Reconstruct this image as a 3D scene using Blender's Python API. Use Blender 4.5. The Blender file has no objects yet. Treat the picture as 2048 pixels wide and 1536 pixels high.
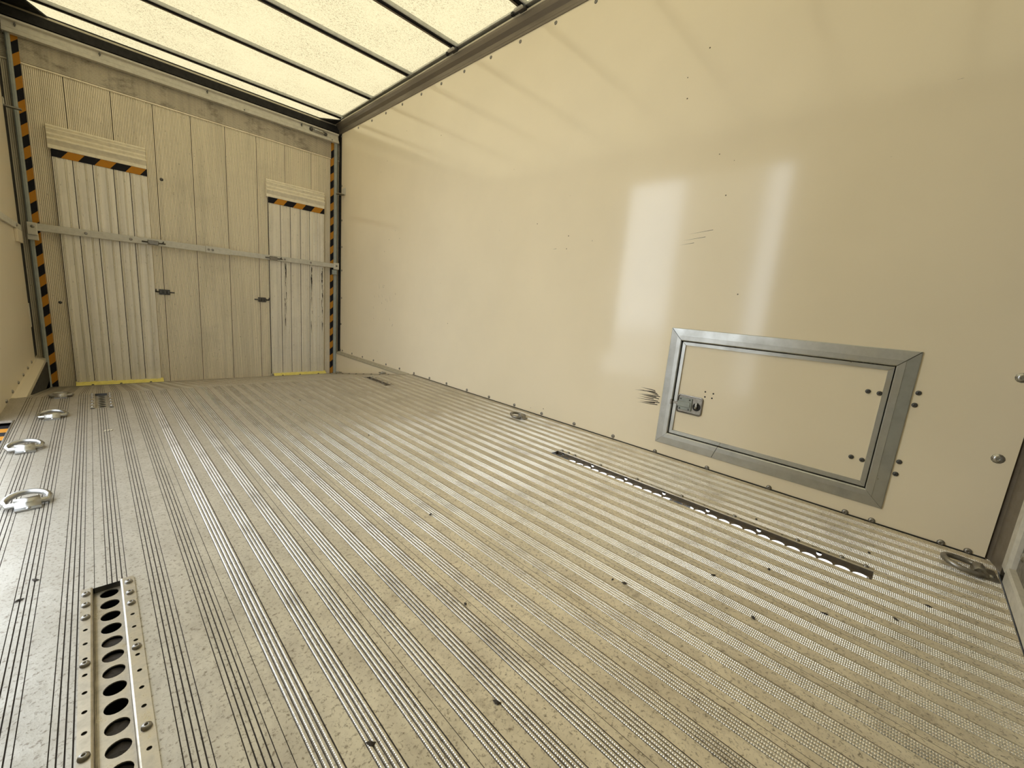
import bpy, math, random
from mathutils import Vector, Matrix
random.seed(7)
S = bpy.context.scene
COL = S.collection
PI = math.pi

# ------------------------------------------------------------------ camera, sky, sun, exposure
CAM = Vector((0.356, 0.300, 0.700))
RW = ((0.70656275, -0.07010643, 0.70416913),
      (-0.70256866, -0.18853484, 0.68618649),
      (0.08465433, -0.97956098, -0.18246627))
cam = bpy.data.cameras.new('camera')
cam.sensor_width = 36.0
cam.lens = 824.68 / 2048 * 36.0
cam.clip_start = 0.01
cam.clip_end = 300
camo = bpy.data.objects.new('camera', cam)
COL.objects.link(camo)
camo.matrix_world = Matrix((
    (RW[0][0], -RW[0][1], -RW[0][2], CAM.x),
    (RW[1][0], -RW[1][1], -RW[1][2], CAM.y),
    (RW[2][0], -RW[2][1], -RW[2][2], CAM.z),
    (0, 0, 0, 1)))
S.camera = camo

world = bpy.data.worlds.new('overcast_sky')
S.world = world
world.use_nodes = True
wn = world.node_tree.nodes
wn['Background'].inputs[0].default_value = (0.86, 0.93, 1.0, 1)
wn['Background'].inputs[1].default_value = 5.5

sun = bpy.data.lights.new('sun', 'SUN')
sun.energy = 7.0
sun.angle = math.radians(3)
sun.color = (1.0, 0.95, 0.86)
suno = bpy.data.objects.new('sun', sun)
COL.objects.link(suno)
suno.rotation_euler = (math.radians(12), math.radians(30), 0)   # high, from the right-hand side

S.view_settings.view_transform = 'Standard'
S.view_settings.look = 'None'
S.view_settings.gamma = 1.0
S.view_settings.use_curve_mapping = False
S.view_settings.exposure = -0.30
try:
    S.cycles.max_bounces = 10
    S.cycles.diffuse_bounces = 7
    S.cycles.sample_clamp_indirect = 8
except Exception:
    pass

# ------------------------------------------------------------------ materials
def new_mat(name):
    m = bpy.data.materials.new(name)
    m.use_nodes = True
    return m, m.node_tree.nodes, m.node_tree.links, m.node_tree.nodes['Principled BSDF']

def coords(n, l, scale=(1, 1, 1), rot=(0, 0, 0)):
    t = n.new('ShaderNodeTexCoord'); mp = n.new('ShaderNodeMapping')
    mp.inputs['Scale'].default_value = scale
    mp.inputs['Rotation'].default_value = rot
    l.new(t.outputs['Object'], mp.inputs['Vector'])
    return mp.outputs['Vector']

def noise(n, l, vec, scale, detail=3, rough=0.6, dist=0.0):
    t = n.new('ShaderNodeTexNoise')
    t.inputs['Scale'].default_value = scale
    t.inputs['Detail'].default_value = detail
    t.inputs['Roughness'].default_value = rough
    t.inputs['Distortion'].default_value = dist
    l.new(vec, t.inputs['Vector'])
    return t.outputs['Fac']

def ramp(n, l, fac, stops):
    r = n.new('ShaderNodeValToRGB')
    e = r.color_ramp.elements
    while len(e) < len(stops):
        e.new(0.5)
    for i, (p, c) in enumerate(stops):
        e[i].position = p
        e[i].color = (c, c, c, 1) if not isinstance(c, tuple) else (*c, 1)
    l.new(fac, r.inputs['Fac'])
    return r.outputs['Color']

def mixc(n, l, a, b, fac, mode='MIX'):
    m = n.new('ShaderNodeMix'); m.data_type = 'RGBA'; m.blend_type = mode
    for sock, v in ((m.inputs[0], fac), (m.inputs[6], a), (m.inputs[7], b)):
        if isinstance(v, tuple):
            sock.default_value = (*v, 1)
        elif isinstance(v, (int, float)):
            sock.default_value = v
        else:
            l.new(v, sock)
    return m.outputs[2]

def bump(n, l, p, h, strength=0.3, dist=0.002):
    b = n.new('ShaderNodeBump')
    b.inputs['Strength'].default_value = strength
    b.inputs['Distance'].default_value = dist
    l.new(h, b.inputs['Height'])
    l.new(b.outputs['Normal'], p.inputs['Normal'])

def metal(name, col, rough=0.4, metallic=0.9, dirt=(0.12, 0.1, 0.07), amount=0.35, scale=18, stretch=(1, 1, 1)):
    m, n, l, p = new_mat(name)
    v = coords(n, l, stretch)
    f = noise(n, l, v, scale, 6, 0.65)
    mask = ramp(n, l, f, [(0.42, 0.0), (0.72, 1.0)])
    mm = n.new('ShaderNodeMath'); mm.operation = 'MULTIPLY'
    mm.inputs[1].default_value = amount
    l.new(mask, mm.inputs[0])
    l.new(mixc(n, l, col, dirt, mm.outputs[0]), p.inputs['Base Color'])
    p.inputs['Metallic'].default_value = metallic
    rr = ramp(n, l, f, [(0.3, max(0.03, rough - 0.08)), (0.8, min(1, rough + 0.2))])
    l.new(rr, p.inputs['Roughness'])
    return m

def plain(name, col, rough=0.6, metallic=0.0):
    return metal(name, col, rough, metallic, tuple(c * 0.45 for c in col), 0.3, 30)

def wall_mat(name, col, rough=0.17):
    """glossy cream plastic sheet with scuffs and pin-head specks"""
    m, n, l, p = new_mat(name)
    v = coords(n, l)
    big = noise(n, l, v, 1.1, 4)
    c = mixc(n, l, col, tuple(x * 0.93 for x in col), ramp(n, l, big, [(0.35, 0.0), (0.7, 1.0)]))
    vo = n.new('ShaderNodeTexVoronoi'); vo.inputs['Scale'].default_value = 11
    l.new(v, vo.inputs['Vector'])
    spot = ramp(n, l, vo.outputs['Distance'], [(0.030, 1.0), (0.045, 0.0)])
    sel = ramp(n, l, noise(n, l, v, 2.3, 2), [(0.52, 0.0), (0.56, 1.0)])
    sm = mixc(n, l, (0, 0, 0), spot, sel)
    c = mixc(n, l, c, (0.10, 0.08, 0.05), sm)
    # hair-line scuffs
    v2 = coords(n, l, (1, 2.2, 16), (0.35, 0, 0))
    sc = ramp(n, l, noise(n, l, v2, 7, 3, 0.6), [(0.735, 0.0), (0.76, 1.0)])
    sel2 = ramp(n, l, noise(n, l, v, 1.7, 1), [(0.56, 0.0), (0.62, 0.7)])
    c = mixc(n, l, c, (0.22, 0.19, 0.13), mixc(n, l, (0, 0, 0), sc, sel2))
    l.new(c, p.inputs['Base Color'])
    p.inputs['Roughness'].default_value = rough
    p.inputs['IOR'].default_value = 1.58
    bump(n, l, p, noise(n, l, v, 60, 2, 0.5), 0.035, 0.002)
    return m

def hazard_mat(name, period, ax, az, rough=0.45):
    """flat printed orange / black diagonal stripes"""
    m, n, l, p = new_mat(name)
    t = n.new('ShaderNodeTexCoord'); sx = n.new('ShaderNodeSeparateXYZ')
    l.new(t.outputs['Object'], sx.inputs[0])
    def mul(a, k):
        q = n.new('ShaderNodeMath'); q.operation = 'MULTIPLY'; q.inputs[1].default_value = k
        l.new(a, q.inputs[0]); return q.outputs[0]
    a = n.new('ShaderNodeMath'); a.operation = 'ADD'
    l.new(mul(sx.outputs['XYZ'.index(ax[0])], ax[1] / period), a.inputs[0])
    l.new(mul(sx.outputs['XYZ'.index(az[0])], az[1] / period), a.inputs[1])
    fr = n.new('ShaderNodeMath'); fr.operation = 'FRACT'; l.new(a.outputs[0], fr.inputs[0])
    gt = n.new('ShaderNodeMath'); gt.operation = 'GREATER_THAN'; gt.inputs[1].default_value = 0.5
    l.new(fr.outputs[0], gt.inputs[0])
    c = mixc(n, l, (0.46, 0.20, 0.018), (0.006, 0.006, 0.010), gt.outputs[0])
    d = noise(n, l, t.outputs['Object'], 40, 4)
    c = mixc(n, l, c, (0.10, 0.07, 0.04), ramp(n, l, d, [(0.58, 0.0), (0.9, 0.4)]))
    l.new(c, p.inputs['Base Color'])
    p.inputs['Roughness'].default_value = 0.75
    p.inputs['Specular IOR Level'].default_value = 0.25
    return m

M = {}
M['wall'] = wall_mat('cream_glossy_panel', (0.86, 0.76, 0.57), 0.11)
M['wall_dirty'] = wall_mat('cream_panel_dirty', (0.74, 0.66, 0.51), 0.3)
M['chrome'] = metal('bright_zinc', (0.42, 0.42, 0.41), 0.26, 1.0, amount=0.15)
M['steel'] = metal('dull_screw_steel', (0.30, 0.285, 0.26), 0.35, 0.9, amount=0.4, scale=60)
M['steel_dark'] = metal('dark_screw_steel', (0.10, 0.10, 0.10), 0.4, 0.7, amount=0.3, scale=60)
M['alu'] = metal('brushed_aluminium', (0.56, 0.57, 0.56), 0.36, 0.85, amount=0.25, scale=6, stretch=(1, 3, 8))
M['alu_h'] = metal('hatch_frame_aluminium', (0.50, 0.51, 0.50), 0.34, 0.85, amount=0.25, scale=10)
M['bow'] = plain('grey_bow_aluminium', (0.55, 0.56, 0.53), 0.45, 0.3)
M['rail'] = metal('grey_rail_aluminium', (0.22, 0.19, 0.155), 0.45, 0.6, amount=0.4, scale=9, stretch=(1, .2, 1))
M['cream_metal'] = plain('cream_painted_metal', (0.60, 0.57, 0.49), 0.4)
M['bar'] = plain('painted_load_bar', (0.55, 0.53, 0.46), 0.4)
M['greypost'] = plain('grey_green_post', (0.32, 0.35, 0.33), 0.45)
M['black'] = plain('black_rubber', (0.012, 0.011, 0.010), 0.7)
M['yellow'] = plain('yellow_painted_steel', (0.82, 0.72, 0.20), 0.45)
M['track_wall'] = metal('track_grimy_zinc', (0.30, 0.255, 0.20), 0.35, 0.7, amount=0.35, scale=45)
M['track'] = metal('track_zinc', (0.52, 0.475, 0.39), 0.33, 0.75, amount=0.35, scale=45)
M['dirt'] = plain('dark_dirt', (0.05, 0.042, 0.035), 0.95)
M['haz_post'] = hazard_mat('hazard_tape_upright', 0.157, ('Z', 1.0), ('X', -0.95))
M['haz_ramp'] = hazard_mat('hazard_tape_level', 0.184, ('X', 1.0), ('Z', -0.75))
M['haz_sill'] = hazard_mat('hazard_plate', 0.125, ('Y', 1.0), ('X', 0.12))
M['reargrey'] = plain('rear_door_grey', (0.34, 0.36, 0.32), 0.35)
M['concrete'] = plain('outside_paving', (0.42, 0.41, 0.39), 0.9)
M['blocker'] = plain('outside_blocker', (0.34, 0.31, 0.24), 0.8)

# floor: dirty flats with shade painted in towards the front wall, worn ribs
def floor_flat():
    m, n, l, p = new_mat('floor_dirt_and_shade')
    v = coords(n, l)
    big = noise(n, l, v, 1.6, 5, 0.6)
    mid = noise(n, l, coords(n, l, (1, .55, 1)), 14, 6, 0.7, 0.4)
    fine = noise(n, l, v, 120, 5, 0.78, 0.3)
    c = mixc(n, l, (0.86, 0.785, 0.63), (0.62, 0.55, 0.43), ramp(n, l, mid, [(0.38, 0.0), (0.68, 1.0)]))
    c = mixc(n, l, c, (0.80, 0.76, 0.66), ramp(n, l, big, [(0.45, 0.0), (0.75, 0.7)]))
    sx = n.new('ShaderNodeSeparateXYZ'); l.new(v, sx.inputs[0])
    mx_ = n.new('ShaderNodeMapRange'); mx_.inputs[1].default_value = 0.25; mx_.inputs[2].default_value = 1.05
    mx_.inputs[3].default_value = 1.0; mx_.inputs[4].default_value = 0.0
    l.new(sx.outputs['X'], mx_.inputs[0])
    c = mixc(n, l, c, mixc(n, l, (0.47, 0.465, 0.44), (0.37, 0.355, 0.32), ramp(n, l, mid, [(0.38, 0.0), (0.68, 1.0)])), mixc(n, l, (0, 0, 0), (0.85, 0.85, 0.85), mx_.outputs[0]))
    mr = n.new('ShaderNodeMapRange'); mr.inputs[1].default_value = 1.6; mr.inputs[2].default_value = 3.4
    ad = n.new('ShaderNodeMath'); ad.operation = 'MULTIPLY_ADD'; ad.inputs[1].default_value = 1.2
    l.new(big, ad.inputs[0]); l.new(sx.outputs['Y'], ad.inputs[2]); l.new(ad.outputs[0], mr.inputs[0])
    c = mixc(n, l, c, (0.33, 0.29, 0.225), mixc(n, l, (0, 0, 0), (0.75, 0.75, 0.75), mr.outputs[0]))  # brightness falloff towards the front wall, painted into the colour
    c = mixc(n, l, c, (0.16, 0.125, 0.085), ramp(n, l, fine, [(0.53, 0.0), (0.64, 0.8)]))
    blot = noise(n, l, v, 9, 8, 0.78)
    c = mixc(n, l, c, (0.22, 0.175, 0.12), ramp(n, l, blot, [(0.58, 0.0), (0.74, 0.75)]))
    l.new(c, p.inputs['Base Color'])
    p.inputs['Metallic'].default_value = 0.42
    l.new(ramp(n, l, mid, [(0.3, 0.36), (0.75, 0.52)]), p.inputs['Roughness'])
    bump(n, l, p, fine, 0.25, 0.0015)
    return m

def floor_rib():
    m, n, l, p = new_mat('floor_worn_rib')
    v = coords(n, l)
    big = noise(n, l, v, 4.0, 6, 0.7)
    c = mixc(n, l, (0.88, 0.86, 0.82), (0.42, 0.39, 0.35), ramp(n, l, big, [(0.5, 0.0), (0.74, 1.0)]))
    fine = noise(n, l, v, 300, 2, 0.6)
    c = mixc(n, l, c, (0.10, 0.08, 0.06), ramp(n, l, fine, [(0.58, 0.0), (0.7, 0.6)]))
    l.new(c, p.inputs['Base Color'])
    p.inputs['Metallic'].default_value = 0.85
    # ribs towards the left edge are duller
    sx = n.new('ShaderNodeSeparateXYZ'); l.new(v, sx.inputs[0])
    mr = n.new('ShaderNodeMapRange')
    mr.inputs[1].default_value = 0.35; mr.inputs[2].default_value = 0.95
    mr.inputs[3].default_value = 0.62; mr.inputs[4].default_value = 0.20
    l.new(sx.outputs['X'], mr.inputs[0]); l.new(mr.outputs[0], p.inputs['Roughness'])
    w = n.new('ShaderNodeTexWave'); w.bands_direction = 'Y'; w.wave_profile = 'SIN'
    w.inputs['Scale'].default_value = 78
    l.new(v, w.inputs['Vector'])
    bump(n, l, p, w.outputs['Fac'], 0.45, 0.0012)
    return m

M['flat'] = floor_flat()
M['rib'] = floor_rib()
M['groove'] = plain('groove_grime', (0.07, 0.06, 0.055), 0.8)

def bulkhead_mat(name, col, vertical=True, stain=0.6):
    m, n, l, p = new_mat(name)
    v = coords(n, l)
    st = coords(n, l, (14, 1, 0.5))
    streak = noise(n, l, st, 1.6, 5, 0.65)
    big = noise(n, l, v, 2.2, 5, 0.65)
    c = mixc(n, l, col, tuple(x * 0.62 for x in col), ramp(n, l, streak, [(0.42, 0.0), (0.75, stain)]))
    c = mixc(n, l, c, tuple(x * 0.72 for x in col), ramp(n, l, big, [(0.5, 0.0), (0.75, 0.7)]))
    fine = noise(n, l, coords(n, l, (2.5, 1, 0.7)), 75, 3, 0.7)
    c = mixc(n, l, c, (0.78, 0.70, 0.50), ramp(n, l, fine, [(0.60, 0.0), (0.72, 0.45)]))
    sp = noise(n, l, coords(n, l, (1.6, 1, 0.5)), 60, 3, 0.7)
    c = mixc(n, l, c, (0.14, 0.12, 0.08), ramp(n, l, sp, [(0.62, 0.0), (0.75, 0.7)]))
    if stain > 0.9:
        bl = noise(n, l, coords(n, l, (1.3, 1, 2.0)), 3.2, 6, 0.75)
        c = mixc(n, l, c, (0.10, 0.08, 0.055), ramp(n, l, bl, [(0.52, 0.0), (0.68, 0.85)]))
    l.new(c, p.inputs['Base Color'])
    p.inputs['Metallic'].default_value = 0.2
    p.inputs['Roughness'].default_value = 0.42
    return m

M['bulk'] = bulkhead_mat('bulkhead_metal', (0.88, 0.80, 0.635))
M['bulk_top'] = bulkhead_mat('bulkhead_top_metal', (0.60, 0.55, 0.44), stain=0.95)
M['bulk_groove'] = plain('reed_groove_dirt', (0.30, 0.26, 0.19), 0.7)
M['ramp'] = bulkhead_mat('ramp_metal', (0.78, 0.73, 0.62))
M['ledge'] = plain('ledge_metal', (0.40, 0.36, 0.27), 0.5)
M['lip'] = plain('ramp_lip_paint', (0.84, 0.78, 0.62), 0.5)
M['ramp_cap'] = metal('ramp_lip_aluminium', (0.66, 0.61, 0.48), 0.45, 0.35, amount=0.15)

def tarp_mat():
    m, n, l, p = new_mat('translucent_tarpaulin')
    v = coords(n, l)
    f = noise(n, l, v, 95, 3, 0.75, 1.2)
    b = noise(n, l, v, 2.6, 4, 0.6)
    dirt = ramp(n, l, f, [(0.50, 0.0), (0.62, 1.0)])
    amt = ramp(n, l, b, [(0.35, 0.25), (0.65, 0.75)])
    mk = mixc(n, l, (0, 0, 0), dirt, amt)
    c = mixc(n, l, (0.335, 0.285, 0.172), (0.075, 0.060, 0.032), mk)
    tr = n.new('ShaderNodeBsdfTranslucent'); df = n.new('ShaderNodeBsdfDiffuse')
    l.new(c, tr.inputs['Color']); l.new(c, df.inputs['Color'])
    mx = n.new('ShaderNodeMixShader'); mx.inputs[0].default_value = 0.42
    l.new(tr.outputs[0], mx.inputs[1]); l.new(df.outputs[0], mx.inputs[2])
    l.new(mx.outputs[0], n['Material Output'].inputs['Surface'])
    return m
M['tarp'] = tarp_mat()

# ------------------------------------------------------------------ mesh builder
class MB:
    def __init__(s):
        s.v = []; s.f = []; s.mi = []; s.sm = []
    def add(s, vs, fs, mi=0, sm=False):
        b = len(s.v)
        s.v += [tuple(v) for v in vs]
        for k, f in enumerate(fs):
            s.f.append(tuple(b + i for i in f))
            s.mi.append(mi[k] if isinstance(mi, list) else mi)
            s.sm.append(sm[k] if isinstance(sm, list) else sm)
    def box(s, x0, x1, y0, y1, z0, z1, mi=0):
        v = [(x, y, z) for x in (x0, x1) for y in (y0, y1) for z in (z0, z1)]
        s.add(v, [(0, 1, 3, 2), (4, 6, 7, 5), (0, 4, 5, 1), (2, 3, 7, 6), (0, 2, 6, 4), (1, 5, 7, 3)], mi)
    def bbox(s, x0, x1, y0, y1, z0, z1, b=0.002, mi=0):
        """box with chamfered edges"""
        xs, ys, zs = (x0, x1), (y0, y1), (z0, z1)
        V = []; idx = {}
        for i in (0, 1):
            for j in (0, 1):
                for k in (0, 1):
                    sx, sy, sz = (1, -1)[i], (1, -1)[j], (1, -1)[k]
                    for a in range(3):
                        d = [b * sx, b * sy, b * sz]; d[a] = 0
                        idx[i, j, k, a] = len(V)
                        V.append((xs[i] + d[0], ys[j] + d[1], zs[k] + d[2]))
        F = []
        for a in range(3):
            o = [q for q in range(3) if q != a]
            for e in (0, 1):
                q = []
                for (m_, n_) in ((0, 0), (1, 0), (1, 1), (0, 1)):
                    t = [0, 0, 0]; t[a] = e; t[o[0]] = m_; t[o[1]] = n_
                    q.append(idx[t[0], t[1], t[2], a])
                F.append(tuple(q))
        for a in range(3):
            o = [q for q in range(3) if q != a]
            for m_ in (0, 1):
                for n_ in (0, 1):
                    t0 = [0, 0, 0]; t1 = [0, 0, 0]
                    t0[o[0]] = t1[o[0]] = m_; t0[o[1]] = t1[o[1]] = n_; t1[a] = 1
                    F.append((idx[*t0, o[0]], idx[*t1, o[0]], idx[*t1, o[1]], idx[*t0, o[1]]))
        for i in (0, 1):
            for j in (0, 1):
                for k in (0, 1):
                    F.append((idx[i, j, k, 0], idx[i, j, k, 1], idx[i, j, k, 2]))
        s.add(V, F, mi)
    def sweep(s, prof, path_fn, stations, closed=False, mi=0, sm=False, caps=False):
        """prof: list of (a,b); path_fn(station,a,b)->xyz"""
        n = len(prof); V = [path_fn(t, a, b) for t in stations for a, b in prof]
        F = []; MI = []; SM = []
        m = n if closed else n - 1
        for i in range(len(stations) - 1):
            for j in range(m):
                k = (j + 1) % n
                F.append((i * n + j, i * n + k, (i + 1) * n + k, (i + 1) * n + j))
                MI.append(mi[j] if isinstance(mi, list) else mi)
                SM.append(sm[j] if isinstance(sm, list) else sm)
        if caps:
            F.append(tuple(range(n))[::-1]); F.append(tuple((len(stations) - 1) * n + j for j in range(n)))
            MI += [0, 0]; SM += [False, False]
        s.add(V, F, MI, SM)
    def tube(s, pts, r, seg=10, closed=False, mi=0):
        P = [Vector(p) for p in pts]; N = len(P); V = []; F = []
        up = Vector((0, 0, 1))
        for i, p in enumerate(P):
            a = P[(i - 1) % N] if (closed or i > 0) else p
            b = P[(i + 1) % N] if (closed or i < N - 1) else p
            t = (b - a).normalized()
            u = up if abs(t.dot(up)) < 0.95 else Vector((1, 0, 0))
            x = t.cross(u).normalized(); y = x.cross(t).normalized()
            for k in range(seg):
                c = 2 * PI * k / seg
                V.append(p + x * (r * math.cos(c)) + y * (r * math.sin(c)))
        for i in range(N if closed else N - 1):
            j = (i + 1) % N
            for k in range(seg):
                q = (k + 1) % seg
                F.append((i * seg + k, i * seg + q, j * seg + q, j * seg + k))
        n0 = len(F)
        if not closed:
            F.append(tuple(range(seg))[::-1]); F.append(tuple((N - 1) * seg + k for k in range(seg)))
        s.add(V, F, mi, [True] * n0 + [False] * (len(F) - n0))
    def lathe(s, prof, c, ax='Z', seg=14, mi=0, sm=True):
        """prof (r,h) ; axis direction ax from centre c"""
        def mp(r, h, t):
            a, b = r * math.cos(t), r * math.sin(t)
            d = {'Z': (a, b, h), '-X': (-h, a, b), 'X': (h, a, b), '-Y': (a, -h, b), 'Y': (a, h, b)}[ax]
            return (c[0] + d[0], c[1] + d[1], c[2] + d[2])
        V = [mp(r, h, 2 * PI * k / seg) for r, h in prof for k in range(seg)]
        F = []
        for i in range(len(prof) - 1):
            for k in range(seg):
                q = (k + 1) % seg
                F.append((i * seg + k, i * seg + q, (i + 1) * seg + q, (i + 1) * seg + k))
        s.add(V, F, mi, sm)
        s.add([mp(prof[-1][0], prof[-1][1], 2 * PI * k / seg) for k in range(seg)], [tuple(range(seg))], mi)
    def mesh(s, name, mats):
        me = bpy.data.meshes.new(name)
        me.from_pydata(s.v, [], s.f)
        me.polygons.foreach_set('material_index', s.mi)
        me.polygons.foreach_set('use_smooth', s.sm)
        for m in (mats if isinstance(mats, (list, tuple)) else [mats]):
            me.materials.append(m)
        me.update()
        return me
    def build(s, name, mats, parent=None, loc=None):
        o = bpy.data.objects.new(name, s.mesh(name, mats))
        COL.objects.link(o)
        if loc:
            o.location = loc
        if parent:
            o.parent = parent
        return o

def tag(o, label, cat, group=None):
    o['label'] = label; o['category'] = cat
    if group:
        o['group'] = group
    return o
def struct(o, label=None):
    o['kind'] = 'structure'
    if label:
        o['label'] = label
    return o
def thing(name, label, cat, loc=(0, 0, 0), rz=0.0, group=None):
    o = bpy.data.objects.new(name, None)
    COL.objects.link(o); o.location = loc; o.rotation_euler = (0, 0, rz)
    o.empty_display_size = 0.05
    return tag(o, label, cat, group)
def inst(name, me, parent, loc, rot=(0, 0, 0)):
    o = bpy.data.objects.new(name, me)
    COL.objects.link(o); o.parent = parent; o.location = loc; o.rotation_euler = rot
    return o

def mesh_plate(mb, u0, u1, v0, v1, circles, fn, mi=0, seg=18, th=0.002, walls=True):
    """flat plate in (u,v) with round holes along v; fn(u,v,depth)->xyz"""
    circles = sorted(circles, key=lambda c: c[1])
    def quad(a0, a1, b0, b1):
        if b1 - b0 > 1e-6:
            for d in (0, th):
                mb.add([fn(a0, b0, d), fn(a1, b0, d), fn(a1, b1, d), fn(a0, b1, d)], [(0, 1, 2, 3)], mi)
    cur = v0
    for cu, cv, r in circles:
        c0, c1 = max(cv - r * 1.25, cur), min(cv + r * 1.25, v1)
        quad(u0, u1, cur, c0)
        # cell with hole
        ring = []; outer = []
        for k in range(seg):
            t = 2 * PI * k / seg
            dx, dy = math.cos(t), math.sin(t)
            ring.append((cu + r * dx, cv + r * dy))
            k1 = []
            if dx > 1e-9: k1.append((u1 - cu) / dx)
            if dx < -1e-9: k1.append((u0 - cu) / dx)
            if dy > 1e-9: k1.append((c1 - cv) / dy)
            if dy < -1e-9: k1.append((c0 - cv) / dy)
            q = min(k1)
            outer.append((cu + q * dx, cv + q * dy))
        corners = [(u1, c1), (u0, c1), (u0, c0), (u1, c0)]
        for d in (0, th):
            V = [fn(*p, d) for p in ring] + [fn(*p, d) for p in outer] + [fn(*p, d) for p in corners]
            F = []
            for k in range(seg):
                j = (k + 1) % seg
                F.append((k, j, seg + j, seg + k))
                a0 = 2 * PI * k / seg; a1 = 2 * PI * (k + 1) / seg
                for ci, (qx, qy) in enumerate(corners):
                    ang = math.atan2(qy - cv, qx - cu) % (2 * PI)
                    if a0 < ang < a1:
                        F.append((seg + k, seg + j, 2 * seg + ci))
            mb.add(V, F, mi)
        if walls:
            V = [fn(*p, 0) for p in ring] + [fn(*p, th) for p in ring]
            mb.add(V, [(k, (k + 1) % seg, seg + (k + 1) % seg, seg + k) for k in range(seg)], mi)
        cur = c1
    quad(u0, u1, cur, v1)

# shared screw meshes, axis +Z
def screw_mesh(name, r, h, mat, socket=True, flange=0.0):
    mb = MB()
    prof = []
    if flange:
        prof += [(r * flange, 0), (r * flange, h * 0.15), (r * 1.0, h * 0.3)]
    else:
        prof += [(r, 0)]
    prof += [(r * 0.93, h * 0.55), (r * 0.7, h * 0.88), (r * 0.42, h)]
    if socket:
        prof += [(r * 0.34, h), (r * 0.30, h * 0.35)]
    else:
        prof += [(0.001, h * 1.02)]
    mb.lathe(prof, (0, 0, 0), 'Z', 12)
    return mb.mesh(name, mat)
SC_T = screw_mesh('track_screw', 0.0075, 0.0055, M['steel'])
SC_W = screw_mesh('wall_screw', 0.011, 0.007, M['steel'])
SC_D = screw_mesh('dark_screw', 0.0088, 0.006, M['steel_dark'])
SC_B = screw_mesh('bright_rivet', 0.013, 0.006, M['chrome'], True, 1.25)
SC_R = screw_mesh('roof_rail_rivet', 0.011, 0.006, M['steel'], True)
TO_MX = (0, -PI / 2, 0)      # +Z -> -X
TO_PX = (0, PI / 2, 0)
TO_MY = (PI / 2, 0, 0)       # +Z -> -Y

XL, XR = 0.010, 2.434        # side wall faces
YF = 5.351                   # bulkhead face
YC = 3.65                    # crease where the floor starts to ramp down
ZD = -0.280                  # floor drop at the bulkhead
ZT = 2.578                   # tarpaulin
def fz(y):
    return 0.0 if y <= YC else ZD * (y - YC) / (YF - YC)
def at(X, Z, Y):             # the point on plane y=Y seen at (X,Z) on the bulkhead plane
    k = (Y - CAM.y) / (YF - CAM.y)
    return CAM.x + (X - CAM.x) * k, CAM.z + (Z - CAM.z) * k

# ------------------------------------------------------------------ outside
mb = MB(); mb.box(-60, 60, -60, 60, -1.25, -1.15)
struct(mb.build('ground', M['concrete']), 'grey paving beneath and around the vehicle')
mb = MB(); mb.bbox(-3.6, -3.0, 2.62, 3.80, -1.15, 4.2, 0.03)  # unseen block added to dim the middle of the door's reflection
mb.bbox(-3.7, -2.9, 2.52, 3.90, -1.15, -0.95, 0.02)
struct(mb.build('reflection_blocker', M['blocker']), 'beige pillar added outside the side door to dim the middle of its reflection')

mb = MB()
for y in (0.25, 1.0, 1.75, 2.5, 3.25):
    mb.box(0.05, 2.36, y - 0.04, y + 0.04, -0.30, -0.16)
mb.box(0.10, 1.75, -0.05, 5.2, -0.46, -0.31)  # slab added to keep daylight off the left track holes
mb.box(0.0, 0.06, -0.05, 5.4, -0.60, -0.06)
struct(mb.build('shield', M['black']), 'dark chassis beams and slab added under the floor to keep light off the track holes')

# ------------------------------------------------------------------ floor of extruded planks
floor = bpy.data.objects.new('floor', None)
COL.objects.link(floor); struct(floor, 'ribbed aluminium plank floor with a ramp down to the front wall')

PW = 0.2095
HOLES = [  # x0, x1, y0, y1 openings in the planks for the anchor tracks
    (0.311, 0.355, 0.28, 1.512), (1.925, 1.985, 0.28, 1.518),
    (0.327, 0.377, 3.27, 3.645), (1.968, 2.016, 3.27, 3.645)]
def plank_profile(worn=False):
    P = [(0.0, -0.003, 2), (0.0007, -0.003, 2), (0.0009, 0.0, 0)]
    for a in (0.0200, 0.0895, 0.1590):
        for k in range(4):
            x = a + k * 0.0085
            if worn:
                P += [(x, 0.0 if k == 0 else -0.0018, 2), (x + 0.0011, -0.0018, 2), (x + 0.0015, 0.0002, 0), (x + 0.0080, 0.0002, 2)]
                continue
            P += [(x, 0.0 if k == 0 else -0.0016, 2), (x + 0.0010, -0.0018, 1), (x + 0.0023, 0.0004, 1), (x + 0.0032, 0.0010, 1),
                  (x + 0.0042, 0.0011, 0), (x + 0.0064, 0.0010, 0), (x + 0.0078, -0.0006, 2)]
        P += [(a + 0.034, -0.0016, 2), (a + 0.0349, 0.0, 0)]
    P += [(PW - 0.0002, 0.0, 0), (PW, -0.003, 0)]
    return P
PROF = plank_profile()
PROF_WORN = plank_profile(True)      # ribs along the left edge are trodden flat
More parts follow.
